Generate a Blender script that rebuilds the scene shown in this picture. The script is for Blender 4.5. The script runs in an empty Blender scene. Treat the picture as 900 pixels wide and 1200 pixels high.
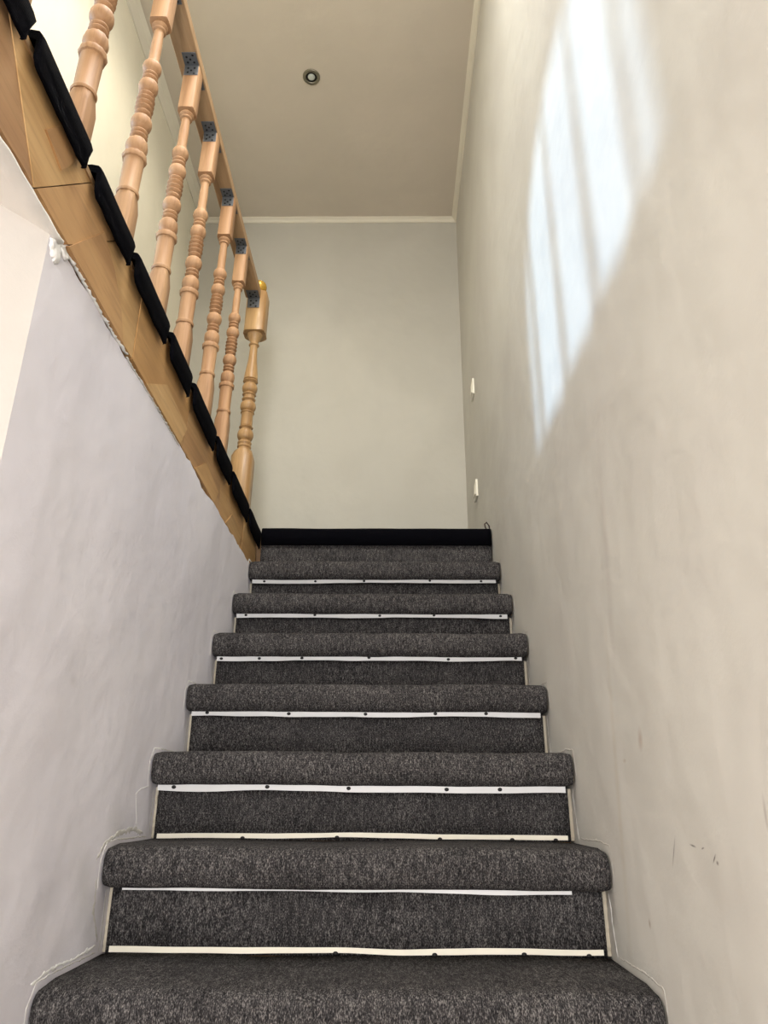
import bpy, bmesh, math, random
from mathutils import Vector, noise, Matrix
random.seed(7)
scn = bpy.context.scene
C = scn.collection
PI = math.pi

# ------------------------------------------------------------------ camera
def make_camera():
    p, yw, r = .3717, -.0128, .0056
    fw = Vector((math.sin(yw)*math.cos(p), math.cos(yw)*math.cos(p), math.sin(p)))
    rt = Vector((math.cos(yw), -math.sin(yw), 0)); up = rt.cross(fw)
    r2 = rt*math.cos(r)+up*math.sin(r); u2 = -rt*math.sin(r)+up*math.cos(r)
    cd = bpy.data.cameras.new('camera'); o = bpy.data.objects.new('camera', cd); C.objects.link(o)
    M = Matrix((r2, u2, -fw)).transposed().to_4x4(); M.translation = (.488, 0, .1495)
    o.matrix_world = M
    cd.sensor_fit = 'VERTICAL'; cd.sensor_height = 36; cd.lens = 852.4/1200*36
    cd.clip_start = .02; scn.camera = o
make_camera()

# ------------------------------------------------------------------ light
scn.view_settings.view_transform = 'Standard'; scn.view_settings.look = 'None'
scn.view_settings.exposure = 0.86; scn.view_settings.gamma = 1
w = bpy.data.worlds.new('world'); scn.world = w; w.use_nodes = True
w.node_tree.nodes['Background'].inputs[0].default_value = (.62, .78, 1, 1)
w.node_tree.nodes['Background'].inputs[1].default_value = 1.2

def light(kind, name, loc, energy, col, aim=None, **kw):
    d = bpy.data.lights.new(name, kind); d.energy = energy; d.color = col
    for k, v in kw.items(): setattr(d, k, v)
    o = bpy.data.objects.new(name, d); C.objects.link(o); o.location = loc
    if aim is not None:
        o.rotation_euler = (Vector(aim)-Vector(loc)).to_track_quat('-Z', 'Y').to_euler()
    return o
# low sun through the upstairs side window
light('SUN', 'sun', (-5, -.4, 2), 1.75, (.50, .72, 1), aim=(-5+1, -.4+.105, 2-.135), angle=math.radians(5.2))
# unseen fill light added behind the camera to brighten the left wall
light('AREA', 'front_fill', (.60, -2.4, .25), 60, (1, .985, .985), aim=(-.3, 1.2, .45), shape='RECTANGLE', size=.5, size_y=1.7)
# flush lamp in the ceiling of the lower hall, under the gallery
light('AREA', 'hall_downlight', (-.20, -.22, .882), 7, (1, .98, .96), aim=(-.20, -.22, 0), shape='DISK', size=.22)
# unseen overhead fill light, added to brighten the tread tops
light('AREA', 'overhead_fill', (.40, .75, 3.26), 25, (1, .985, .95), aim=(.40, .76, 0), shape='RECTANGLE', size=.6, size_y=.6)
# second recessed ceiling spotlight, switched on, just nearer than the one in view
light('SPOT', 'ceiling_spot_light', (.10, 1.72, 3.27), 15, (1, .91, .75), aim=(-.5, 2.6, .9), spot_size=math.radians(112), spot_blend=.6, shadow_soft_size=.05)

# ------------------------------------------------------------------ materials
def S(r, g, b):
    f = lambda c: (c/255/12.92) if c/255 <= .04045 else ((c/255+.055)/1.055)**2.4
    return (f(r), f(g), f(b), 1)
class NT:
    def __init__(s, name, rough=.8, spec=.3):
        s.m = bpy.data.materials.new(name); s.m.use_nodes = True; s.t = s.m.node_tree; s.n = s.t.nodes
        s.b = s.n['Principled BSDF']; s.b.inputs['Roughness'].default_value = rough
        s.b.inputs['Specular IOR Level'].default_value = spec
        s.tc = s.n.new('ShaderNodeTexCoord')
    def link(s, a, b): s.t.links.new(a, b)
    def mapping(s, scale=(1, 1, 1), rot=(0, 0, 0), coord='Object'):
        m = s.n.new('ShaderNodeMapping'); m.inputs['Scale'].default_value = scale; m.inputs['Rotation'].default_value = rot
        s.link(s.tc.outputs[coord], m.inputs[0]); return m.outputs[0]
    def noise(s, vec, scale, detail=3, rough=.5, dist=0):
        k = s.n.new('ShaderNodeTexNoise'); k.inputs['Scale'].default_value = scale; k.inputs['Detail'].default_value = detail
        k.inputs['Roughness'].default_value = rough; k.inputs['Distortion'].default_value = dist
        s.link(vec, k.inputs['Vector']); return k.outputs['Fac']
    def ramp(s, fac, stops):
        r = s.n.new('ShaderNodeValToRGB'); e = r.color_ramp.elements
        while len(e) < len(stops): e.new(.5)
        for q, (p, c) in zip(e, stops): q.position = p; q.color = c
        s.link(fac, r.inputs[0]); return r.outputs[0]
    def mix(s, fac, a, b, mode='MIX'):
        m = s.n.new('ShaderNodeMix'); m.data_type = 'RGBA'; m.blend_type = mode
        for val, i in ((fac, 0), (a, 6), (b, 7)):
            if isinstance(val, (int, float)): m.inputs[i].default_value = val
            elif isinstance(val, tuple): m.inputs[i].default_value = val
            else: s.link(val, m.inputs[i])
        return m.outputs[2]
    def math(s, op, a, b=None):
        m = s.n.new('ShaderNodeMath'); m.operation = op
        for i, v in enumerate((a, b)):
            if v is None: continue
            if isinstance(v, (int, float)): m.inputs[i].default_value = v
            else: s.link(v, m.inputs[i])
        return m.outputs[0]
    def bump(s, h, strength=.3, dist=.002):
        b = s.n.new('ShaderNodeBump'); b.inputs['Strength'].default_value = strength; b.inputs['Distance'].default_value = dist
        s.link(h, b.inputs['Height']); s.link(b.outputs[0], s.b.inputs['Normal'])
    def color(s, c):
        if isinstance(c, tuple): s.b.inputs['Base Color'].default_value = c
        else: s.link(c, s.b.inputs['Base Color'])

def ellipse_mask(t, cy, cz, ry, rz, ang, soft=.5):
    """1 inside a rotated ellipse on the wall, in object y,z metres (stains that belong to the wall)"""
    m = t.n.new('ShaderNodeMapping'); m.vector_type = 'TEXTURE'
    m.inputs['Location'].default_value = (0, cy, cz); m.inputs['Rotation'].default_value = (ang, 0, 0); m.inputs['Scale'].default_value = (100, ry, rz)
    t.link(t.tc.outputs['Object'], m.inputs[0])
    l = t.n.new('ShaderNodeVectorMath'); l.operation = 'LENGTH'; t.link(m.outputs[0], l.inputs[0])
    r = t.n.new('ShaderNodeMapRange'); r.inputs[1].default_value = 1; r.inputs[2].default_value = 1-soft; r.inputs[3].default_value = 0; r.inputs[4].default_value = 1
    t.link(l.outputs['Value'], r.inputs[0]); return r.outputs[0]

def wall_mat(name, base, tint, marks=(), rough=.75):
    t = NT(name, rough, .25)
    v = t.mapping()
    n1 = t.noise(v, 2.2, 4, .55, .4)
    col = t.mix(t.ramp(n1, [(.35, (0, 0, 0, 1)), (.7, (1, 1, 1, 1))]), base, tint)
    n2 = t.noise(t.mapping((1, 1, .35)), 9, 5, .6, .3)
    col = t.mix(t.ramp(n2, [(.5, (0, 0, 0, 1)), (.9, (.14, .14, .14, 1))]), col, tuple(c*.8 for c in tint[:3])+(1,))
    for (cy, cz, ry, rz, ang, c, op, soft) in marks:
        e = ellipse_mask(t, cy, cz, ry, rz, ang, soft)
        col = t.mix(t.math('MULTIPLY', e, op), col, c)
    t.color(col)
    h = t.math('ADD', t.math('MULTIPLY', t.noise(v, 3.5, 3), 6.0), t.math('MULTIPLY', t.noise(v, 60, 4, .6), .25))
    t.bump(h, .35, .006)
    return t.m
dk = S(70, 60, 60)
M = {}
M['wall_right'] = wall_mat('wall_right_paint', S(212, 210, 202), S(203, 200, 193), marks=[
    (1.055, .082, .0022, .026, .55, dk, .55, .8), (.985, .094, .012, .0016, .1, dk, .75, .8), (.955, .093, .006, .0014, -.2, dk, .7, .8), (.925, .084, .009, .0018, -.75, dk, .85, .8),
    (.918, .080, .004, .003, 0, dk, .7, .8),
    (1.136, .230, .013, .020, .2, S(150, 120, 100), .45, .9), (1.19, -.02, .006, .008, 0, S(150, 130, 110), .6, .9), (.783, .135, .004, .022, .05, S(120, 105, 100), .4, .9),
    (1.225, .203, .010, .004, 0, S(150, 125, 105), .35, .9), (1.45, .36, .05, .10, .5, S(200, 196, 188), .5, 1), (1.20, .55, .02, .30, .12, S(192, 186, 180), .45, 1),
    (1.28, .15, .015, .35, .1, S(196, 188, 172), .45, 1)])
M['wall_left'] = wall_mat('wall_left_paint', S(230, 226, 230), S(220, 216, 222), marks=[  # cool cast of the light is put into this lilac base colour
    (1.135, .312, .018, .014, 0, S(175, 168, 168), .3, 1), (1.25, .30, .06, .02, .8, S(185, 178, 180), .3, 1), (1.30, .0, .05, .12, .7, S(180, 178, 170), .35, 1), (1.42, .05, .06, .12, .4, S(182, 180, 172), .4, 1)])
M['wall_hall'] = wall_mat('wall_hall_paint', S(206, 200, 193), S(200, 194, 187))
M['wall_back'] = wall_mat('wall_back_paint', S(190, 187, 176), S(182, 179, 168))
M['wall_upper'] = wall_mat('wall_upper_paint', S(236, 230, 210), S(230, 224, 204))
M['ceiling'] = wall_mat('ceiling_paint', S(206, 196, 180), S(199, 190, 174))
M['soffit'] = wall_mat('soffit_plaster', S(238, 234, 226), S(228, 224, 218))
M['trim'] = wall_mat('trim_plaster', S(226, 220, 202), S(218, 212, 196))
M['plaster'] = wall_mat('filler_plaster', S(214, 210, 204), S(196, 192, 182))
M['joint'] = wall_mat('joint_filler', S(186, 178, 160), S(160, 150, 132))
M['white_filler'] = wall_mat('white_filler', S(244, 242, 238), S(232, 230, 224))

def carpet_mat(name, lo, mid, hi, sx=520, sz=210):
    t = NT(name, .95, .04)
    v = t.mapping((1, .5, .42)); n = t.noise(v, 740, 2, .6)
    n3 = t.noise(t.mapping((1, .3, .3)), 250, 3, .6)
    n2 = t.noise(t.mapping(), 14, 3, .5)
    f = t.math('ADD', t.math('MULTIPLY', n, .62), t.math('ADD', t.math('MULTIPLY', n3, .30), t.math('MULTIPLY', n2, .08)))
    t.color(t.ramp(f, [(.38, lo), (.51, mid), (.67, hi)]))
    # woven loops: fine ribs
    wv = t.n.new('ShaderNodeTexWave'); wv.inputs['Scale'].default_value = 95; wv.bands_direction = 'X'; t.link(t.mapping(), wv.inputs[0])
    wh = t.n.new('ShaderNodeTexWave'); wh.inputs['Scale'].default_value = 80; wh.bands_direction = 'Z'; t.link(t.mapping(), wh.inputs[0])
    t.bump(t.math('ADD', t.math('MULTIPLY', n, 1.3), t.math('MULTIPLY', t.math('ADD', wv.outputs['Fac'], wh.outputs['Fac']), .35)), .5, .0015)
    return t.m
M['carpet'] = carpet_mat('grey_carpet', S(26, 25, 26), S(56, 54, 54), S(126, 122, 119))
M['carpet_black'] = carpet_mat('black_carpet', S(3, 3, 6), S(6, 6, 10), S(12, 12, 17))

def wood_mat(name, a, b, c, axis=2, rough=.5, scale=18, coat=0.0, fine=1.0):
    t = NT(name, rough, .4)
    sc = [1, 1, 1]; sc[axis] = .07
    oi = t.n.new('ShaderNodeObjectInfo')
    m = t.n.new('ShaderNodeMapping'); m.inputs['Scale'].default_value = sc
    ad = t.n.new('ShaderNodeVectorMath'); ad.operation = 'ADD'
    cmb = t.n.new('ShaderNodeCombineXYZ')
    for i in range(3): t.link(t.math('MULTIPLY', oi.outputs['Random'], 7.3+i), cmb.inputs[i])
    t.link(t.tc.outputs['Object'], ad.inputs[0]); t.link(cmb.outputs[0], ad.inputs[1]); t.link(ad.outputs[0], m.inputs[0])
    n1 = t.noise(m.outputs[0], scale, 4, .55, 1.2); n2 = t.noise(m.outputs[0], scale*9, 3, .6)
    col = t.ramp(n1, [(.3, a), (.5, b), (.72, c)])
    col = t.mix(t.math('MULTIPLY', t.ramp(n2, [(.5, (0, 0, 0, 1)), (.75, (1, 1, 1, 1))]), .35*fine), col, tuple(x*.55 for x in a[:3])+(1,))
    t.color(col); t.bump(n2, .15, .001)
    t.b.inputs['Coat Weight'].default_value = coat; t.b.inputs['Coat Roughness'].default_value = .15
    return t.m
M['beech'] = wood_mat('raw_beech_wood', S(152, 112, 76), S(172, 132, 94), S(188, 150, 110), 2, .6)
M['rail'] = wood_mat('handrail_wood', S(146, 114, 80), S(164, 132, 96), S(182, 150, 112), 1, .5)
M['newel'] = wood_mat('varnished_newel_wood', S(148, 112, 70), S(172, 136, 90), S(190, 156, 108), 2, .45, coat=.08)
M['board'] = [wood_mat('pine_board_'+n, S(*a), S(*b), S(*c), 1, .6, 12) for n, a, b, c in (
    ('brown', (150, 112, 76), (168, 128, 88), (180, 142, 100)), ('honey', (174, 134, 84), (194, 154, 102), (206, 168, 116)),
    ('tan', (162, 120, 76), (184, 142, 94), (198, 158, 108)), ('amber', (168, 126, 76), (190, 146, 92), (202, 160, 106)))]
def plain(name, col, rough=.5, metal=0, n=30, amt=.12, spec=.4):
    t = NT(name, rough, spec); k = t.noise(t.mapping(), n, 4)
    t.color(t.mix(t.math('MULTIPLY', k, amt*2), col, tuple(x*.6 for x in col[:3])+(1,)))
    t.b.inputs['Metallic'].default_value = metal; t.bump(k, .1, .001); return t.m
M['strip'] = plain('white_edge_strip', S(206, 206, 206), .45)
M['strip_cream'] = plain('cream_edge_strip', S(246, 240, 222), .45)
M['screw'] = plain('black_screw', S(24, 22, 22), .5, .3)
M['bracket'] = plain('grey_steel_bracket', S(112, 114, 116), .45, .5, 120, .4)
M['gold'] = plain('gold_lacquer', S(190, 150, 60), .25, .35)
M['core'] = plain('stair_core_wood', S(120, 92, 64), .8)
M['nose_board'] = plain('tread_board_wood', S(196, 178, 140), .7)
M['plastic'] = plain('white_plastic', S(236, 232, 216), .35, 0, 10, .05)
M['chrome'] = plain('aged_chrome', S(150, 146, 130), .28, .9, 40, .2)
M['dark'] = plain('dark_recess', S(28, 26, 22), .7)
M['cable'] = plain('dark_cable', S(48, 30, 26), .5)
M['floor'] = wood_mat('hall_floor_wood', S(120, 86, 60), S(146, 108, 78), S(160, 122, 90), 1, .5, 10)
gl = NT('frosted_bulb_glass', .3, .5); gl.color(S(190, 196, 188)); M['bulb'] = gl.m

# ------------------------------------------------------------------ helpers
def obj(name, bm, mat, parent=None, smooth=False, bevel=0, seg=2, sharp=0):
    me = bpy.data.meshes.new(name)
    bmesh.ops.recalc_face_normals(bm, faces=bm.faces)
    bm.to_mesh(me); bm.free(); me.materials.append(mat)
    if smooth:
        for p in me.polygons: p.use_smooth = True
    if sharp: me.set_sharp_from_angle(angle=math.radians(sharp))
    o = bpy.data.objects.new(name, me); C.objects.link(o)
    if parent: o.parent = parent
    if bevel:
        b = o.modifiers.new('bevel', 'BEVEL'); b.width = bevel; b.segments = seg; b.limit_method = 'ANGLE'; b.angle_limit = .6
    return o
def struct(o): o['kind'] = 'structure'; return o
def thing(name, label, cat, loc=(0, 0, 0), group=None):
    o = bpy.data.objects.new(name, None); C.objects.link(o); o.location = loc; o.empty_display_size = .1
    o['label'] = label; o['category'] = cat
    if group: o['group'] = group
    return o
def tag(o, label, cat, group=None):
    o['label'] = label; o['category'] = cat
    if group: o['group'] = group
    return o
def box(bm, x0, x1, y0, y1, z0, z1):
    v = [bm.verts.new(p) for p in ((x0, y0, z0), (x1, y0, z0), (x1, y1, z0), (x0, y1, z0), (x0, y0, z1), (x1, y0, z1), (x1, y1, z1), (x0, y1, z1))]
    for f in ((0, 3, 2, 1), (4, 5, 6, 7), (0, 1, 5, 4), (1, 2, 6, 5), (2, 3, 7, 6), (3, 0, 4, 7)): bm.faces.new([v[i] for i in f])
    return v
def bx(*a):
    bm = bmesh.new(); box(bm, *a); return bm
def lathe(bm, prof, n=24, cx=0, cy=0, flute=None):
    rings = []
    for z, r in prof:
        ring = []
        for k in range(n):
            a = 2*PI*k/n; rr = r
            if flute and flute[0] <= z <= flute[1]: rr = r*(1-.05*(k % 2))
            ring.append(bm.verts.new((cx+rr*math.cos(a), cy+rr*math.sin(a), z)))
        rings.append(ring)
    for a, b in zip(rings, rings[1:]):
        for k in range(n):
            f = bm.faces.new((a[k], a[(k+1) % n], b[(k+1) % n], b[k])); f.smooth = True
    bm.faces.new(rings[0][::-1]); bm.faces.new(rings[-1])
def chamfer_block(bm, z0, z1, h, ch_lo=0, ch_hi=0, r_lo=None, r_hi=None, edge=.12):
    """square post block with slightly cut corners; ch_* = height of the sloped shoulder to radius r_*"""
    lv = []
    if ch_lo: lv.append((z0, r_lo, 1)); lv.append((z0+ch_lo, h, 0))
    else: lv.append((z0, h, 0))
    if ch_hi: lv.append((z1-ch_hi, h, 0)); lv.append((z1, r_hi, 1))
    else: lv.append((z1, h, 0))
    rings = []
    for z, s, rnd in lv:
        e = s*(edge if not rnd else .41)*1.0
        if rnd: e = s*.59
        pts = [(s, s-e), (s-e, s), (-s+e, s), (-s, s-e), (-s, -s+e), (-s+e, -s), (s-e, -s), (s, -s+e)]
        rings.append([bm.verts.new((x, y, z)) for x, y in pts])
    for a, b in zip(rings, rings[1:]):
        for k in range(8): bm.faces.new((a[k], a[(k+1) % 8], b[(k+1) % 8], b[k]))
    bm.faces.new(rings[0][::-1]); bm.faces.new(rings[-1])
def extrude_poly(pts, x0, x1, fx=None):
    """yz polygon extruded along x"""
    bm = bmesh.new()
    a = [bm.verts.new((x0+(fx(y) if fx else 0), y, z)) for y, z in pts]; b = [bm.verts.new((x1+(fx(y) if fx else 0), y, z)) for y, z in pts]
    n = len(pts); bm.faces.new(a[::-1]); bm.faces.new(b)
    for k in range(n): bm.faces.new((a[k], a[(k+1) % n], b[(k+1) % n], b[k]))
    return bm
def ns(*p): return noise.noise(Vector(p))

# ------------------------------------------------------------------ setting
CZ = 3.296; XR = .857; XL = -.633; YB = 3.35; YF = -2.5; FZ = 1.079; LZ = -.91
struct(obj('wall_right', bx(XR, XR+.12, YF-.1, YB+.1, LZ-.1, CZ+.1), M['wall_right']))
struct(obj('wall_back', bx(XL-.1, XR, YB, YB+.12, LZ-.1, CZ+.1), M['wall_back']))
struct(obj('ceiling', bx(XL-.12, XR, YF-.1, YB, CZ, CZ+.12), M['ceiling']))
struct(obj('floor', bx(-.90, XR, YF, .36, LZ-.1, LZ), M['floor']))
# upper left wall with an arched window (outside the view, low on the gallery side)
def left_upper():
    bm = bmesh.new(); sill = 1.12
    def top(y):
        a = (y-1.05)/.47
        return 1.58+.42*math.sqrt(max(0, 1-a*a))
    N = 24; ys = [.58+.94*i/N for i in range(N+1)]
    x0, x1 = XL-.12, XL
    box(bm, x0, x1, YF, ys[0], .90, CZ); box(bm, x0, x1, ys[-1], YB, .90, CZ); box(bm, x0, x1, ys[0], ys[-1], .90, sill)
    for a, b in zip(ys, ys[1:]):
        ta, tb = top(a), top(b)
        v = [bm.verts.new(p) for p in ((x0, a, ta), (x1, a, ta), (x1, b, tb), (x0, b, tb), (x0, a, CZ), (x1, a, CZ), (x1, b, CZ), (x0, b, CZ))]
        for f in ((0, 3, 2, 1), (4, 5, 6, 7), (1, 2, 6, 5), (3, 0, 4, 7)): bm.faces.new([v[i] for i in f])
    return struct(obj('wall_left_upper', bm, M['wall_upper'])), top, ys, sill
_, wtop, wys, wsill = left_upper()
bm = bmesh.new()   # window frame around the arch
pts_o = [(wys[0], wsill), (wys[-1], wsill)]+[(y, wtop(y)) for y in wys[::-1]]
cyw = 1.05; czw = 1.45
pi_ = [((y-cyw)*.95+cyw, (z-czw)*.95+czw) for y, z in pts_o]
for x0, x1 in ((XL-.09, XL-.04),):
    A = [bm.verts.new((x0, *p)) for p in pts_o]; B = [bm.verts.new((x0, *p)) for p in pi_]
    A2 = [bm.verts.new((x1, *p)) for p in pts_o]; B2 = [bm.verts.new((x1, *p)) for p in pi_]
    n = len(A)
    for k in range(n):
        j = (k+1) % n
        for q in ((A[k], A[j], B[j], B[k]), (A2[k], B2[k], B2[j], A2[j]), (B[k], B[j], B2[j], B2[k]), (A[k], A2[k], A2[j], A[j])): bm.faces.new(q)
struct(obj('window_1', bm, M['plastic']))
# front walls (behind the camera)
bm = bmesh.new()
box(bm, -.90, XR, YF-.12, YF, LZ-.1, LZ); box(bm, -.90, XR, YF-.12, YF, .9, CZ); box(bm, -.90, -.30, YF-.12, YF, LZ, .9); box(bm, .85, XR, YF-.12, YF, LZ, .9)
box(bm, -.30, .85, YF-.12, YF-.1, LZ, .9)
struct(obj('wall_front', bm, M['wall_hall']))
# lower hall, below the gallery
bm = bmesh.new()
v = [bm.verts.new(p) for p in ((-.004, .822, LZ), (-.80, -.28, LZ), (-.90, -.28, LZ), (-.10, .95, LZ), (-.004, .822, .93), (-.80, -.28, .93), (-.90, -.28, .93), (-.10, .95, .93))]
for f in ((0, 3, 2, 1), (4, 5, 6, 7), (0, 1, 5, 4), (1, 2, 6, 5), (2, 3, 7, 6), (3, 0, 4, 7)): bm.faces.new([v[i] for i in f])
struct(obj('wall_hall_angled', bm, M['wall_hall']))
struct(obj('wall_hall_left', bx(-.92, -.80, YF, -.26, LZ-.1, .93), M['wall_hall']))
# lower left wall: painted plaster, ragged top edge under the fascia
def topz(y): return .905-.010*(y-.85)+.009*ns(y*9, .3, 0)+.006*ns(y*31, 2.3, 0)+(.02 if y < .86 else 0)
bm = bmesh.new(); prev = None; y = .822
while y <= YB+.001:
    zt = topz(y) if y < 2.56 else .90
    cur = [bm.verts.new(p) for p in ((-.004, y, LZ-.1), (-.004, y, zt-.02), (-.004-.004*abs(ns(y*20, 1, 1)), y, zt), (-.09, y, zt-.002), (-.09, y, LZ-.1))]
    if prev:
        for k in range(5): bm.faces.new((prev[k], prev[(k+1) % 5], cur[(k+1) % 5], cur[k]))
    else: bm.faces.new(cur)
    prev = cur; y += .0158
bm.faces.new(prev[::-1])
wl = struct(obj('wall_left', bm, M['wall_left']))
# gallery slab and landing slab
gx = lambda y: -.012*(y-.85)
bm = bmesh.new(); box(bm, -.80, -.050, YF, 2.545, .905, 1.068)
struct(obj('floor_gallery', bm, M['soffit']))
struct(obj('floor_landing', bx(XL, XR, 2.60, YB, .95, 1.066), M['core']))
# hanging plaster lip under the near end of the fascia
bm = bmesh.new(); G = []
for i in range(34):
    yy = .30+i*.0165; row = []
    for j in range(7):
        xx = .006-j*.028
        row.append(bm.verts.new((xx, yy, .903-.004*j/6+.004*ns(yy*14, xx*30, 5)+.003*ns(yy*50, xx*60, 1))))
    G.append(row)
for a, b in zip(G, G[1:]):
    for k in range(6): bm.faces.new((a[k], a[k+1], b[k+1], b[k]))
r = bmesh.ops.extrude_face_region(bm, geom=bm.faces[:]); bmesh.ops.translate(bm, verts=[g for g in r['geom'] if isinstance(g, bmesh.types.BMVert)], vec=(0, 0, -.005))
struct(obj('ceiling_hall', bm, M['soffit'], smooth=True))

# cornices
def cornice(name, axis, a, b, s, at, wob=.0015, w=.026):
    prof = [(0, 0), (w, 0), (w, -.006), (w*.55, -.014), (.010, -w*.85), (.006, -w), (0, -w)]
    bm = bmesh.new(); rings = []; N = 40
    for i in range(N+1):
        t = a+(b-a)*i/N; ring = []
        for o_, z_ in prof:
            q = wob*ns(t*7, o_*60, z_*60) if o_ > .001 else 0
            o2 = o_+q if o_ > .001 else -.002
            ring.append(bm.verts.new((at+s*o2, t, CZ+z_+q) if axis == 'y' else (t, at+s*o2, CZ+z_+q)))
        rings.append(ring)
    for p, q in zip(rings, rings[1:]):
        for k in range(len(prof)): bm.faces.new((p[k], p[(k+1) % len(prof)], q[(k+1) % len(prof)], q[k]))
    bm.faces.new(rings[0]); bm.faces.new(rings[-1][::-1])
    return struct(obj(name, bm, M['trim']))
cornice('trim_1', 'x', XL, XR, -1, YB)
cornice('trim_2', 'y', -.6, YB, -1, XR, .001)
cornice('trim_3', 'y', -.6, YB, 1, XL, .006, .045)

# ------------------------------------------------------------------ staircase
G0, H0 = .2025, .1663
def ny(i): return 1.3664+G0*(i-1)
def nz(i): return H0*(i-1)
st = thing('staircase', 'straight staircase carpeted in flecked dark grey with white edge strips under each nosing', 'staircase', (.425, ny(-3), LZ))
def par(o):
    o.parent = st; o.matrix_parent_inverse = Matrix.Translation((-.425, -ny(-3), -LZ)); return o
XW = (-.001, .853)
def tread(i):
    y0, z0 = ny(i), nz(i); R_ = .0325
    # profile: rounded carpeted nose wrapped around the tread board
    prof = []
    yb = y0+G0+.042
    prof.append((yb, z0+.065))
    prof.append((y0+.12, z0+.066)); prof.append((y0+.06, z0+.067))
    for k in range(0, 11):
        a = PI/2+PI*k/10
        ca, sa = math.cos(a), math.sin(a)
        se = lambda q: math.copysign(abs(q)**.72, q)
        prof.append((y0+.022+.034*se(ca), z0+.0335+R_*se(sa)*1.02))
    prof.append((y0+.038, z0+.0015)); prof.append((y0+.044, z0+.014)); prof.append((yb, z0+.030))
    bm = bmesh.new(); rings = []; N = 64
    for k in range(N+1):
        x = XW[0]+(XW[1]-XW[0])*k/N; ring = []
        edge = min(k, N-k)
        sh = {0: .90, 1: 1.0}.get(edge, 1.0)
        for j, (y, z) in enumerate(prof):
            cy_, cz_ = y0+.018, z0+.0335
            wv = .0034*ns(x*5, i*3.7, 0)+.0018*ns(x*17, i*1.7, 3)
            wb = .0016*ns(x*9, i*2.1, 7)
            yy, zz = y, z
            if y < y0+.05:
                yy = cy_+(y-cy_)*sh; zz = cz_+(z-cz_)*sh
                yy += wb*1.2
            zz += wv if j < 9 else wv*.6
            ring.append(bm.verts.new((x, yy, zz)))
        rings.append(ring)
    n = len(prof)
    for a, b in zip(rings, rings[1:]):
        for k in range(n):
            f = bm.faces.new((a[k], a[(k+1) % n], b[(k+1) % n], b[k])); f.smooth = True
    bm.faces.new(rings[0][::-1]); bm.faces.new(rings[-1])
    par(obj('tread_carpet', bm, M['carpet']))
    # pale end of the tread board peeping out at the wall
    par(obj('tread_board', bx(XW[0]-.0025, XW[1]+.003, y0+.012, y0+.05, z0+.012, z0+.05), M['nose_board'], bevel=.003))
def riser(i, top=None, inset=.043, x0=.003, x1=.849, mat='carpet'):
    """riser under nosing i, standing on tread i-1"""
    y0, z0 = ny(i)+inset, nz(i)
    zb = z0-H0+.064; zt = top if top is not None else z0+.02
    bm = bmesh.new(); rings = []; N = 40
    for k in range(N+1):
        x = x0+(x1-x0)*k/N; d = .0025*ns(x*4, i*5.1, 0); e = .0015*ns(x*11, i, 4)
        rings.append([bm.verts.new(p) for p in ((x, y0+d*.5, zb), (x, y0-.001+d, (zb+zt)/2), (x, y0+e, zt+(e if top else 0)), (x, y0+.012, zt), (x, y0+.012, zb))])
    for a, b in zip(rings, rings[1:]):
        for k in range(5):
            f = bm.faces.new((a[k], a[(k+1) % 5], b[(k+1) % 5], b[k])); f.smooth = k < 2
    bm.faces.new(rings[0][::-1]); bm.faces.new(rings[-1])
    return par(obj('riser_carpet', bm, M[mat]))
def strip(i, xa, xb, y, zt, h, mat, screws, amp=.0025, seed=0, label=None):
    bm = bmesh.new(); rings = []; N = 60
    def off(x): return 1.6*amp*ns(x*5+seed, i*2.3+seed, .5)+amp*.5*ns(x*13, i*1.3+seed, 2)
    for k in range(N+1):
        x = xa+(xb-xa)*k/N; o_ = off(x); hh = h*(1+.25*ns(x*6, i+seed, 9)); fl = -.0012*abs(ns(x*8, i, seed))
        rings.append([bm.verts.new(p) for p in ((x, y+fl, zt+o_), (x, y+.0018+fl, zt+o_), (x, y+.0018+fl, zt-hh+o_), (x, y+fl, zt-hh+o_))])
    for a, b in zip(rings, rings[1:]):
        for k in range(4): bm.faces.new((a[k], a[(k+1) % 4], b[(k+1) % 4], b[k]))
    bm.faces.new(rings[0][::-1]); bm.faces.new(rings[-1])
    s = par(obj('edge_strip', bm, M[mat]))
    for x, dz in screws:
        b2 = bmesh.new(); bmesh.ops.create_uvsphere(b2, u_segments=10, v_segments=6, radius=.0042)
        sc = obj('screw', b2, M['screw'], s, smooth=True); sc.scale = (1.15, .6, .85)
        sc.location = (x, y-.0008, zt+off(x)+dz); sc.parent = s
    return s
for i in range(-3, 7): tread(i)
for i in range(-3, 7): riser(i)
riser(7, top=1.020, inset=-.026, x0=.0, x1=.853)
# screws seen under each nosing, as fractions of the strip width
UP = {6: (.05, .26, .46, .73, .94), 5: (.035, .29, .53, .73, .975), 4: (.015, .06+.08, .28, .50, .76, .98), 3: (.045, .28, .50, .70, .845), 2: (.04, .27, .47, .71, .84), 1: (), 0: ()}
for i in range(-3, 7):
    fr = UP.get(i, (.1, .5, .9))
    xa, xb = ((.010, .838) if i != 1 else (.030, .790))
    strip(i, xa, xb, ny(i)+.010, nz(i)+.0030, .0125 if i > 1 else .007, 'strip', [(xa+(xb-xa)*f, -.0055) for f in fr], seed=i*.7)
LOW = {2: (.21, .44, .69, .865, .97), 1: (.46, .66, .84, .97), 0: (.3, .7)}
for i in range(-2, 8):
    ins = .043 if i < 7 else -.026
    if i == 7: continue
    strip(i, .010, .842, ny(i)+ins-.0035, nz(i)-H0+.0765, .009, 'strip_cream', [(.010+.832*f, -.009) for f in LOW.get(i, (.3, .6))], amp=.002, seed=9+i*.4)
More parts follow.
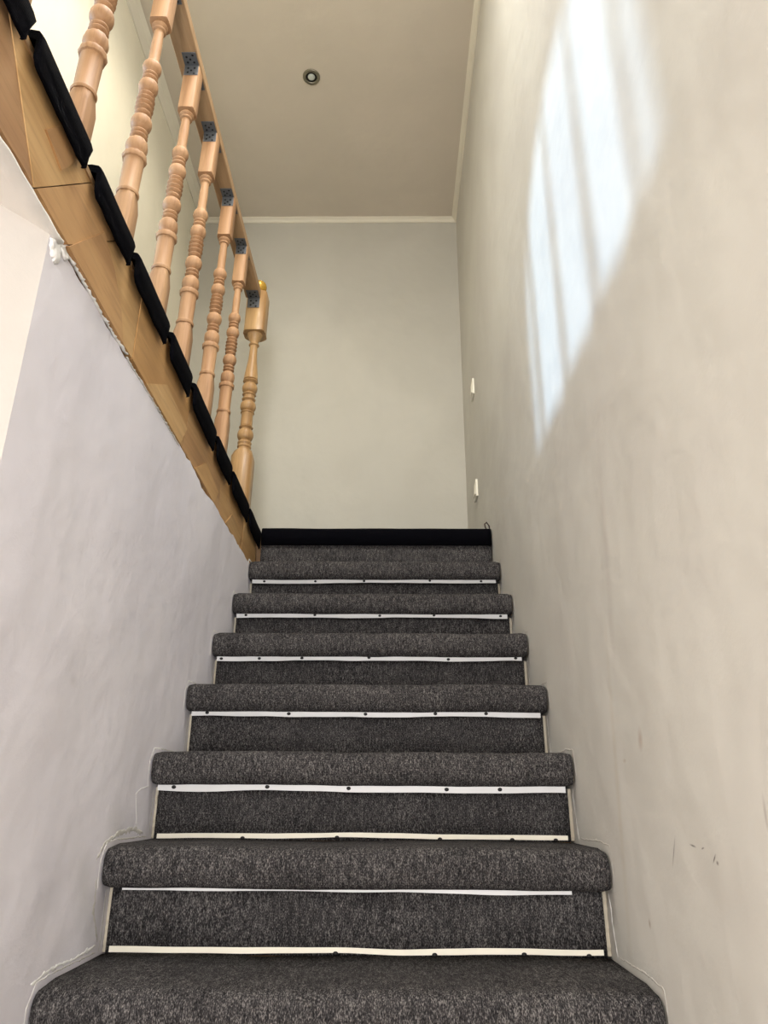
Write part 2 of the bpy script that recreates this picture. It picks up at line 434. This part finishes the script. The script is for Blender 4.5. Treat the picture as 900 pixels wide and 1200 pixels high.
# black carpet folded over the top edge
bm = bmesh.new(); rings = []
for k in range(61):
    x = .0+.853*k/60; d = .0018*ns(x*6, 1.2, 0); e = .003*ns(x*4, 3.3, 0)
    rings.append([bm.verts.new(p) for p in ((x, 2.545+d, 1.012+e), (x, 2.543+d, 1.062), (x, 2.548+d, 1.075), (x, 2.560, 1.081+d), (x, 2.61, 1.081), (x, 2.61, 1.068), (x, 2.558, 1.066), (x, 2.556, 1.012))])
for a, b in zip(rings, rings[1:]):
    for k in range(8): bm.faces.new((a[k], a[(k+1) % 8], b[(k+1) % 8], b[k]))
bm.faces.new(rings[0][::-1]); bm.faces.new(rings[-1])
lc = thing('landing_carpet', 'black carpet of the top landing, wrapped over the edge above the last grey riser', 'carpet', (.425, 2.95, 1.067))
def parl(o):
    o.parent = lc; o.matrix_parent_inverse = Matrix.Translation((-.425, -2.95, -1.067)); return o
parl(obj('carpet_edge', bm, M['carpet_black'], smooth=True))
parl(obj('carpet_field', bx(XL+.002, XR-.004, 2.611, YB-.002, 1.067, 1.080), M['carpet_black']))
# solid core of the flight
pts = [(ny(-3)+.057, LZ)]
for i in range(-3, 7):
    pts.append((ny(i)+.056, nz(i)+.028)); pts.append((ny(i+1)+(.056 if i < 6 else -.013), nz(i)+.028))
pts += [(ny(7)-.013, 1.01), (2.598, 1.01), (2.598, LZ)]
par(obj('stair_core', extrude_poly(pts, .002, .851), M['core']))

# ------------------------------------------------------------------ gallery edge: fascia and carpet flaps
fz0 = lambda y: .912-.010*(y-.85)
fz1 = lambda y: 1.080-.016*(y-.85)
fa = thing('gallery_fascia', 'honey pine parquet fascia along the gallery edge above the left wall', 'fascia', (0, 1.4, .91))
def parf(o, p=None):
    o.parent = p or fa; o.matrix_parent_inverse = Matrix.Translation((0, -1.4, -.91)); return o
cuts = [(.15, .15), (.748, .600), (.752, .905), (.862, 1.035), (1.16, 1.16), (1.52, 1.56), (1.94, 1.90), (2.28, 2.31), (2.545, 2.545)]
mats = [0, 1, 2, 1, 3, 2, 3, 1]
def ragged(y): return .0045*ns(y*23, 4, 4)+.003*ns(y*70, 1, 0)
for k, ((b0, t0), (b1, t1)) in enumerate(zip(cuts, cuts[1:])):
    g = .0012; pts = []
    N = max(3, int((b1-b0)/.02))
    for j in range(N+1):
        y = b0+g+(b1-b0-2*g)*j/N; pts.append((y, fz0(y)+ragged(y)))
    for j in range(7):
        y = t1-g+(t0-t1+2*g)*j/6; pts.append((y, fz1(y)))
    bm = extrude_poly(pts, -.012, .0040+random.uniform(-.0010, .0010)+(-.0015 if k == 0 else 0), gx)
    parf(obj('board', bm, M['board'][mats[k]]))
# inlaid pieces that stand a little proud
for pts, mi in (([(.860, .908), (.960, 1.026), (1.02, 1.000), (1.07, .960), (1.105, .905)], 2),
                ([(.742, 1.008), (.775, 1.052), (.842, 1.064), (.800, .994)], 2), ([(1.24, .905), (1.36, .975), (1.54, .962), (1.50, .903)], 1),
                ([(1.64, .905), (1.74, .968), (1.90, .950), (1.86, .902)], 3), ([(2.02, .902), (2.10, .960), (2.26, .945), (2.22, .900)], 1)):
    parf(obj('inlay', extrude_poly(pts, -.004, .0062, gx), M['board'][mi]))
# floor edge boards showing between the flaps
parf(obj('edge_board', extrude_poly([(.15, 1.070), (2.545, 1.050), (2.545, 1.058), (.15, 1.0795)], -.05, .006, gx), M['rail']))
fl = thing('gallery_carpet', 'black carpet of the gallery, hanging over the wooden fascia in a row of separate flaps', 'carpet', (-.3, 1.4, 1.079))
def parc(o):
    o.parent = fl; o.matrix_parent_inverse = Matrix.Translation((.3, -1.4, -1.079)); return o
ends = [(.20, .415), (.43, .646), (.665, .846), (.884, 1.055), (1.082, 1.290), (1.325, 1.488), (1.528, 1.760), (1.798, 1.982), (2.024, 2.280), (2.322, 2.540)]
for q, (a, b) in enumerate(ends):
    bm = bmesh.new(); rings = []; N = 22
    for k in range(N+1):
        t = k/N; y = a+(b-a)*t; g = gx(y); zt = 1.099-.018*(y-.85)
        bot = .064+.012*min(1, max(0, (y-.9)/.8))+.004*ns(y*14, q, 0)+.003*ns(y*40, q, 2)
        if t < .05: bot *= .80+.20*t/.05
        if k == N: zt -= .004
        if k == 0: zt -= .004
        sl = -.028*(1-0)*max(0, t-.8)/.2*0
        puff = .0015*ns(y*10, q, 6)
        # the fold: bottom hem (slanted at both ends), front, rounded top, back onto the floor
        ysh = (-.012 if k == N else 0)
        x_ = .021+g+puff
        ring = [(x_-.006, y+ysh*1.2, zt-bot), (x_-.0005, y+ysh*1.3, zt-bot+.001), (x_+.001, y+ysh*.6, zt-bot*.5), (x_, y, zt-.012), (x_-.006, y, zt-.002), (x_-.018, y, zt+.001), (-.135, y, 1.087), (-.135, y, 1.0805), (x_-.02, y, max(1.0805, zt-.012)), (x_-.008, y, zt-.018)]
        rings.append([bm.verts.new(p) for p in ring])
    n = len(rings[0])
    for r0, r1 in zip(rings, rings[1:]):
        for k in range(n):
            f = bm.faces.new((r0[k], r0[(k+1) % n], r1[(k+1) % n], r1[k])); f.smooth = True
    bm.faces.new(rings[0][::-1]); bm.faces.new(rings[-1])
    parc(obj('carpet_flap', bm, M['carpet_black']))
bm = bmesh.new(); box(bm, XL+.002, -.136, -2.4, 2.609, 1.069, 1.080)
parc(obj('carpet_field', bm, M['carpet_black']))

# ------------------------------------------------------------------ balustrade
ba = thing('balustrade', 'pale wooden balustrade of turned balusters with flat handrail along the gallery', 'railing', (-.095, 1.4, 1.088))
def parb(o, loc=None):
    o.parent = ba
    if loc is not None: o.location = (loc[0]+.095, loc[1]-1.4, loc[2]-1.088)
    else: o.matrix_parent_inverse = Matrix.Translation((.095, -1.4, -1.088))
    return o
RZ = 2.090; BZ = 1.088
def arc(z0, z1, r0, r1, n=6):
    """bulge between two heights"""
    return [(z0+(z1-z0)*k/n, r0+(r1-r0)*math.sin(PI*k/n)**.5) for k in range(n+1)]
def baluster_mesh():
    bm = bmesh.new()
    chamfer_block(bm, 0, .302, .0225, ch_hi=.045, r_hi=.019)
    P = [(.292, .0235), (.297, .0250), (.302, .0235), (.306, .0212), (.385, .0222), (.391, .0225), (.393, .0262), (.400, .0278), (.407, .0262), (.409, .0190)]
    P += arc(.412, .455, .0170, .0248)
    P += [(.4565, .0110), (.4595, .0110)]+arc(.461, .468, .0150, .0200, 4)+[(.4695, .0105), (.472, .0105)]+arc(.473, .481, .0145, .0195, 4)
    P += [(.4825, .0105), (.485, .0105)]+arc(.487, .526, .0150, .0240)+[(.5285, .0100), (.5305, .0100)]
    for z in (.532, .5465, .561, .5755, .590): P += arc(z, z+.0085, .0125, .0210 if z > .54 and z < .58 else .0192, 4)+[(z+.0105, .0098), (z+.0125, .0098)]
    P += arc(.604, .641, .0145, .0230)+[(.643, .0100), (.645, .0100)]+arc(.646, .653, .0140, .0185, 4)+[(.6545, .0100), (.657, .0100)]+arc(.658, .665, .0140, .0180, 4)+[(.667, .0125)]
    P += arc(.669, .703, .0145, .0222)
    P += [(.706, .0145), (.716, .0128), (.74, .0130), (.765, .0132), (.790, .0120), (.812, .0118)]
    P += arc(.812, .820, .0120, .0170, 4)+[(.822, .0125)]+arc(.824, .834, .0145, .0195, 4)+[(.836, .0140), (.845, .0140)]
    lathe(bm, P, 24, flute=(.306, .455))
    chamfer_block(bm, .838, RZ-BZ-.0015, .0215, ch_lo=.003, r_lo=.024)
    return bm
b0 = obj('baluster', baluster_mesh(), M['beech'], sharp=48)
mb = b0.data
ys = [.495, .745, .991, 1.237, 1.487, 1.712, 1.978, 2.218]
def bracket_bms():
    bm = bmesh.new()
    t = .0018; h = .0200
    box(bm, -h, h, -.040, 0, -t, 0)        # leaf under the rail
    box(bm, -h, h, -t, 0, -.040, -t)       # leaf on the block
    return bm
br0 = obj('bracket', bracket_bms(), M['bracket'], bevel=.0006, seg=1)
sm = bmesh.new(); bmesh.ops.create_uvsphere(sm, u_segments=8, v_segments=5, radius=.0034)
sc0 = obj('screw', sm, M['screw'], smooth=True); scm = sc0.data
bpy.data.objects.remove(sc0)
first = True; firstb = True
def add_bracket(x, y, z, sgn=1, scale=1):
    global firstb
    o = br0 if firstb else br0.copy()
    if not firstb: C.objects.link(o)
    firstb = False
    parb(o, (x, y, z)); o.scale = (scale, sgn*scale, scale)
    for (u, v) in ((-.009, -.010), (.009, -.010), (-.009, -.026), (.009, -.031), (0, -.019)):
        for kind in (0, 1):
            s = bpy.data.objects.new('screw', scm); C.objects.link(s); s.parent = o
            s.location = (u, v, -.002) if kind == 0 else (u, -.002, v-.004)
            s.scale = (1, 1, .5) if kind == 0 else (1, .5, 1)
for k, y in enumerate(ys):
    o = b0 if k == 0 else b0.copy()
    if k: C.objects.link(o)
    parb(o, (-.104, y, BZ)); o.rotation_euler = (0, .018, 0)
    bxx = -.086
    add_bracket(bxx, y-.0212, RZ-.0005, 1)
    add_bracket(bxx, y+.0212, RZ-.0005, -1, .9)
# newel
NY = 2.548
bm = bmesh.new()
chamfer_block(bm, 0, .310, .040, ch_hi=.030, r_hi=.032, edge=.28)
P = [(.300, .026), (.312, .026), (.316, .0235), (.322, .0235)]+arc(.324, .336, .0235, .0275, 4)+[(.338, .024)]+arc(.340, .352, .024, .0275, 4)+[(.354, .022)]
P += arc(.357, .405, .020, .0315, 8)+[(.408, .020)]+arc(.410, .418, .021, .0275, 4)+[(.420, .0235), (.470, .0225), (.474, .024)]+arc(.476, .483, .023, .0275, 4)
P += arc(.487, .530, .020, .0310, 8)+[(.533, .020)]+arc(.535, .545, .022, .0275, 4)+[(.548, .022), (.556, .022)]+arc(.558, .566, .022, .0275, 4)
P += arc(.570, .612, .020, .0305, 8)+[(.615, .020)]+arc(.618, .628, .022, .0300, 4)+[(.632, .0285), (.650, .027), (.68, .0235), (.72, .0185), (.76, .0160), (.79, .0152)]
P += arc(.793, .803, .0160, .0215, 5)+[(.806, .0150), (.815, .018), (.825, .024), (.835, .029), (.845, .0325), (.850, .033)]
lathe(bm, P, 28)
chamfer_block(bm, .846, 1.055, .0405, ch_lo=.003, r_lo=.046, ch_hi=.012, r_hi=.030, edge=.16)
nw = parb(obj('newel_post', bm, M['newel'], sharp=48), (-.096, NY, BZ-.004)); nw.rotation_euler = (0, .012, 0)
nw['label'] = 'thicker varnished end post with finial'
bm = bmesh.new()
lathe(bm, [(0, .024), (.005, .025), (.009, .019), (.012, .018)]+[(.036+.031*math.sin(a), max(.0008, .031*math.cos(a))) for a in [(-.8+2.35*k/10) for k in range(11)]], 24)
fn = obj('finial', bm, M['gold'], nw, smooth=True); fn.location = (0, 0, 1.0545)
add_bracket(-.094, NY-.0412, RZ-.0005, 1, 1.25)
# handrail: rounded flat board
prof = [(-.031, 0), (.0275, 0), (.0295, .003), (.0300, .030), (.026, .040), (.014, .046), (-.016, .046), (-.028, .040), (-.033, .030), (-.0335, .003)]
bm = bmesh.new(); ra = []
for y in (.15, .8, 1.4, 2.0, NY-.042):
    ra.append([bm.verts.new((-.091-.003*(y-1)+x, y, RZ+z)) for x, z in prof])
for a, b in zip(ra, ra[1:]):
    for k in range(len(prof)): bm.faces.new((a[k], a[(k+1) % len(prof)], b[(k+1) % len(prof)], b[k]))
bm.faces.new(ra[0][::-1]); bm.faces.new(ra[-1])
parb(obj('handrail', bm, M['rail']))

# ------------------------------------------------------------------ small fittings
sp = thing('ceiling_spotlight', 'small round recessed ceiling spotlight, switched off, with ringed metal rim', 'light', (.104, 2.439, CZ))
bm = bmesh.new()
def torus_rings(bm, rr, n=32):
    rings = []
    for r, z in rr:
        rings.append([bm.verts.new((r*math.cos(2*PI*k/n), r*math.sin(2*PI*k/n), z)) for k in range(n)])
    for a, b in zip(rings, rings[1:]):
        for k in range(n):
            f = bm.faces.new((a[k], a[(k+1) % n], b[(k+1) % n], b[k])); f.smooth = True
torus_rings(bm, [(.0405, .0), (.0400, -.004), (.037, -.007), (.034, -.004), (.032, -.0035), (.030, -.006), (.0275, -.006), (.0262, -.002), (.0258, 0)])
obj('rim', bm, M['chrome'], sp)
bm = bmesh.new(); torus_rings(bm, [(.0262, -.001), (.0245, -.0008), (.0010, -.0008)])
obj('recess', bm, M['dark'], sp)
bm = bmesh.new(); lathe(bm, [(-.006, .002), (-.006, .010), (-.005, .0155), (-.001, .017)], 24)
obj('bulb', bm, M['bulb'], sp)
for (y, z, lab) in ((2.903, 1.881, 'white plastic wall switch on the right wall, upper one near the back corner'), (2.940, 1.396, 'white plastic socket plate on the right wall, lower one just above the landing')):
    t = thing('wall_switch', lab, 'switch', (XR, y, z))
    bm = bmesh.new(); box(bm, -.009, .0005, -.040, .040, -.040, .040); obj('plate', bm, M['plastic'], t, bevel=.003)
    bm = bmesh.new(); v = box(bm, -.013, -.009, -.024, .024, -.026, .026)
    for k in (4, 7): v[k].co.x += .003
    obj('rocker' if z > 1.6 else 'socket_face', bm, M['plastic'], t, bevel=.001)
# cable end curling out of the wall above the landing edge
cp = [Vector(p) for p in ((.860, 2.600, 1.083), (.853, 2.598, 1.108), (.844, 2.594, 1.119), (.837, 2.590, 1.110), (.838, 2.587, 1.097), (.843, 2.585, 1.084))]
bm = bmesh.new(); rings = []
for i, p in enumerate(cp):
    d = (cp[min(i+1, 5)]-cp[max(i-1, 0)]).normalized(); u = d.orthogonal().normalized(); v_ = d.cross(u)
    u = d.cross(Vector((0, 1, 0))).normalized(); v_ = d.cross(u)
    rings.append([bm.verts.new(p+.0028*(math.cos(a)*u+math.sin(a)*v_)) for a in [PI/4*k for k in range(8)]])
for a, b in zip(rings, rings[1:]):
    for k in range(8): bm.faces.new((a[k], a[(k+1) % 8], b[(k+1) % 8], b[k]))
bm.faces.new(rings[0][::-1]); bm.faces.new(rings[-1])
oc = obj('cable_end', bm, M['cable'], smooth=True)
tag(oc, 'dark curled cable end poking from the right wall at the top landing edge', 'cable')

# ------------------------------------------------------------------ rough filler along the stair ends (parts of the walls)
def patch(parent, x, cy, cz, ry, rz, th, mat, seed, n=26, sgn=1, name='plaster_patch', ang=0):
    bm = bmesh.new(); c = None; rings = []
    for j, f in enumerate((1, .8, .5, .2)):
        ring = []
        for k in range(n):
            a = 2*PI*k/n; rr = f*(1+.35*ns(math.cos(a)*1.7+seed, math.sin(a)*1.7, seed)+.25*ns(math.cos(a)*5, math.sin(a)*5+seed, 1))
            u, v = ry*rr*math.cos(a), rz*rr*math.sin(a)
            y = cy+u*math.cos(ang)-v*math.sin(ang); z = cz+u*math.sin(ang)+v*math.cos(ang)
            h = -.001 if j == 0 else th*(.25+.9*abs(ns(y*60, z*60, seed)))*(1 if th > .004 else .7)
            ring.append(bm.verts.new((x+sgn*h, y, z)))
        rings.append(ring)
    for a, b in zip(rings, rings[1:]):
        for k in range(n): bm.faces.new((a[k], a[(k+1) % n], b[(k+1) % n], b[k]))
    bm.faces.new(rings[-1]); bm.faces.new(rings[0][::-1])
    return obj(name, bm, M[mat], parent, smooth=True)
def ridge(parent, x, pts, w_, th, mat, seed, sgn=1, name='filler_ridge'):
    bm = bmesh.new(); rings = []; P_ = []
    for (a0, b0_), (a1, b1_) in zip(pts, pts[1:]):
        n = max(2, int(math.hypot(a1-a0, b1_-b0_)/.004))
        P_ += [(a0+(a1-a0)*k/n, b0_+(b1_-b0_)*k/n) for k in range(n)]
    P_.append(pts[-1])
    for k, (y, z) in enumerate(P_):
        q0 = P_[max(0, k-1)]; q1 = P_[min(len(P_)-1, k+1)]; d = Vector((q1[0]-q0[0], q1[1]-q0[1])).normalized()
        ww = w_*(.35+1.3*abs(ns(k*.45, seed, 0)))*min(1, (k+.4)/3, (len(P_)-k-.6)/3); o_ = w_*.5*ns(k*.3, seed, 4)
        hh = th*(.15+1.0*abs(ns(k*.6, seed, 2)))*(1 if th > .005 else .6)
        rings.append([bm.verts.new((x+sgn*h_, y-d.y*(o_+s_*ww), z+d.x*(o_+s_*ww))) for s_, h_ in ((-1, -.0008), (-.5, hh*.8), (.2, hh), (1, -.0008))])
    for a, b in zip(rings, rings[1:]):
        for k in range(4): bm.faces.new((a[k], a[(k+1) % 4], b[(k+1) % 4], b[k]))
    bm.faces.new(rings[0][::-1]); bm.faces.new(rings[-1])
    return obj(name, bm, M[mat], parent, smooth=True)
xl = -.004
for i in range(0, 7):
    y0, z0 = ny(i), nz(i)
    ridge(wl, xl, [(y0+.030, z0-.004), (y0+.034, z0-.05), (y0+.030, z0-.096)], .006, .0016, 'plaster', i*3.1)
    ridge(wl, xl, [(y0-.014, z0+.0), (y0-.016, z0+.045), (y0+.004, z0+.072), (y0+.05, z0+.074)], .0035, .0020, 'white_filler', i*5.1+2)
    ridge(wl, xl, [(y0+.05, z0+.074), (y0+.12, z0+.073), (y0+.22, z0+.071)], .004, .0012, 'plaster', i*2.2+2)
ridge(wl, xl, [(1.566, .165), (1.515, .158), (1.490, .150), (1.505, .120), (1.522, .088)], .0022, .0022, 'white_filler', 3.3)
ridge(wl, xl, [(1.40, .078), (1.45, .088), (1.50, .090), (1.56, .080)], .012, .0016, 'plaster', 8.3)
ridge(wl, xl, [(1.33, .045), (1.36, .072), (1.41, .082)], .009, .0016, 'plaster', 4.3)
ridge(wl, xl, [(1.345, .02), (1.350, -.03), (1.385, -.08)], .010, .0012, 'plaster', 6.1)
ridge(wl, xl, [(1.15, -.092), (1.22, -.086), (1.30, -.088), (1.38, -.084)], .006, .0018, 'white_filler', 7.4)
patch(wl, xl, .842, .892, .016, .026, .008, 'white_filler', 1.4, n=60)
patch(wl, xl, .866, .902, .016, .009, .010, 'white_filler', 2.9, n=60)
ridge(wl, xl, [(.83, .915), (.85, .918), (.875, .912), (.90, .905)], .006, .011, 'white_filler', 1.7)
ridge(wl, xl, [(.90, .908), (1.02, .902), (1.14, .905)], .003, .010, 'white_filler', 11.7)
ridge(wl, xl, [(1.14, .900), (1.35, .900), (1.50, .896)], .003, .006, 'plaster', 12.7)
wr = bpy.data.objects['wall_right']
for i in range(0, 7):
    y0, z0 = ny(i), nz(i)
    ridge(wr, XR, [(y0+.030, z0-.002), (y0+.026, z0-.05), (y0+.010, z0-.098)], .008, .0020, 'white_filler', i*4.1+.5, -1)
    ridge(wr, XR, [(y0-.012, z0+.02), (y0-.004, z0+.072), (y0+.05, z0+.076), (y0+.2, z0+.073)], .004, .0016, 'plaster', i*1.9+.7, -1)

# bare filler in the joint between the riser ends and the walls
def joint(parent, x0, x1, i, seed):
    y0, z0 = ny(i), nz(i); bm = bmesh.new(); rings = []
    for k in range(15):
        z = z0-.100+.098*k/14; q = .003*ns(k*.9, seed, 0)
        rings.append([bm.verts.new(p) for p in ((x0+(q if x0 > .5 else 0), y0+.046+q, z), (x1+(q if x0 < .5 else 0), y0+.046+q*1.5, z), (x1, y0+.054, z), (x0, y0+.054, z))])
    for a, b in zip(rings, rings[1:]):
        for k in range(4): bm.faces.new((a[k], a[(k+1) % 4], b[(k+1) % 4], b[k]))
    bm.faces.new(rings[0][::-1]); bm.faces.new(rings[-1])
    par(obj('filler_joint', bm, M['joint']))
for i in range(0, 7):
    joint(wr, .8485, .8562, i, i*3.3); joint(wl, -.0032, .0028, i, i*2.3+9)
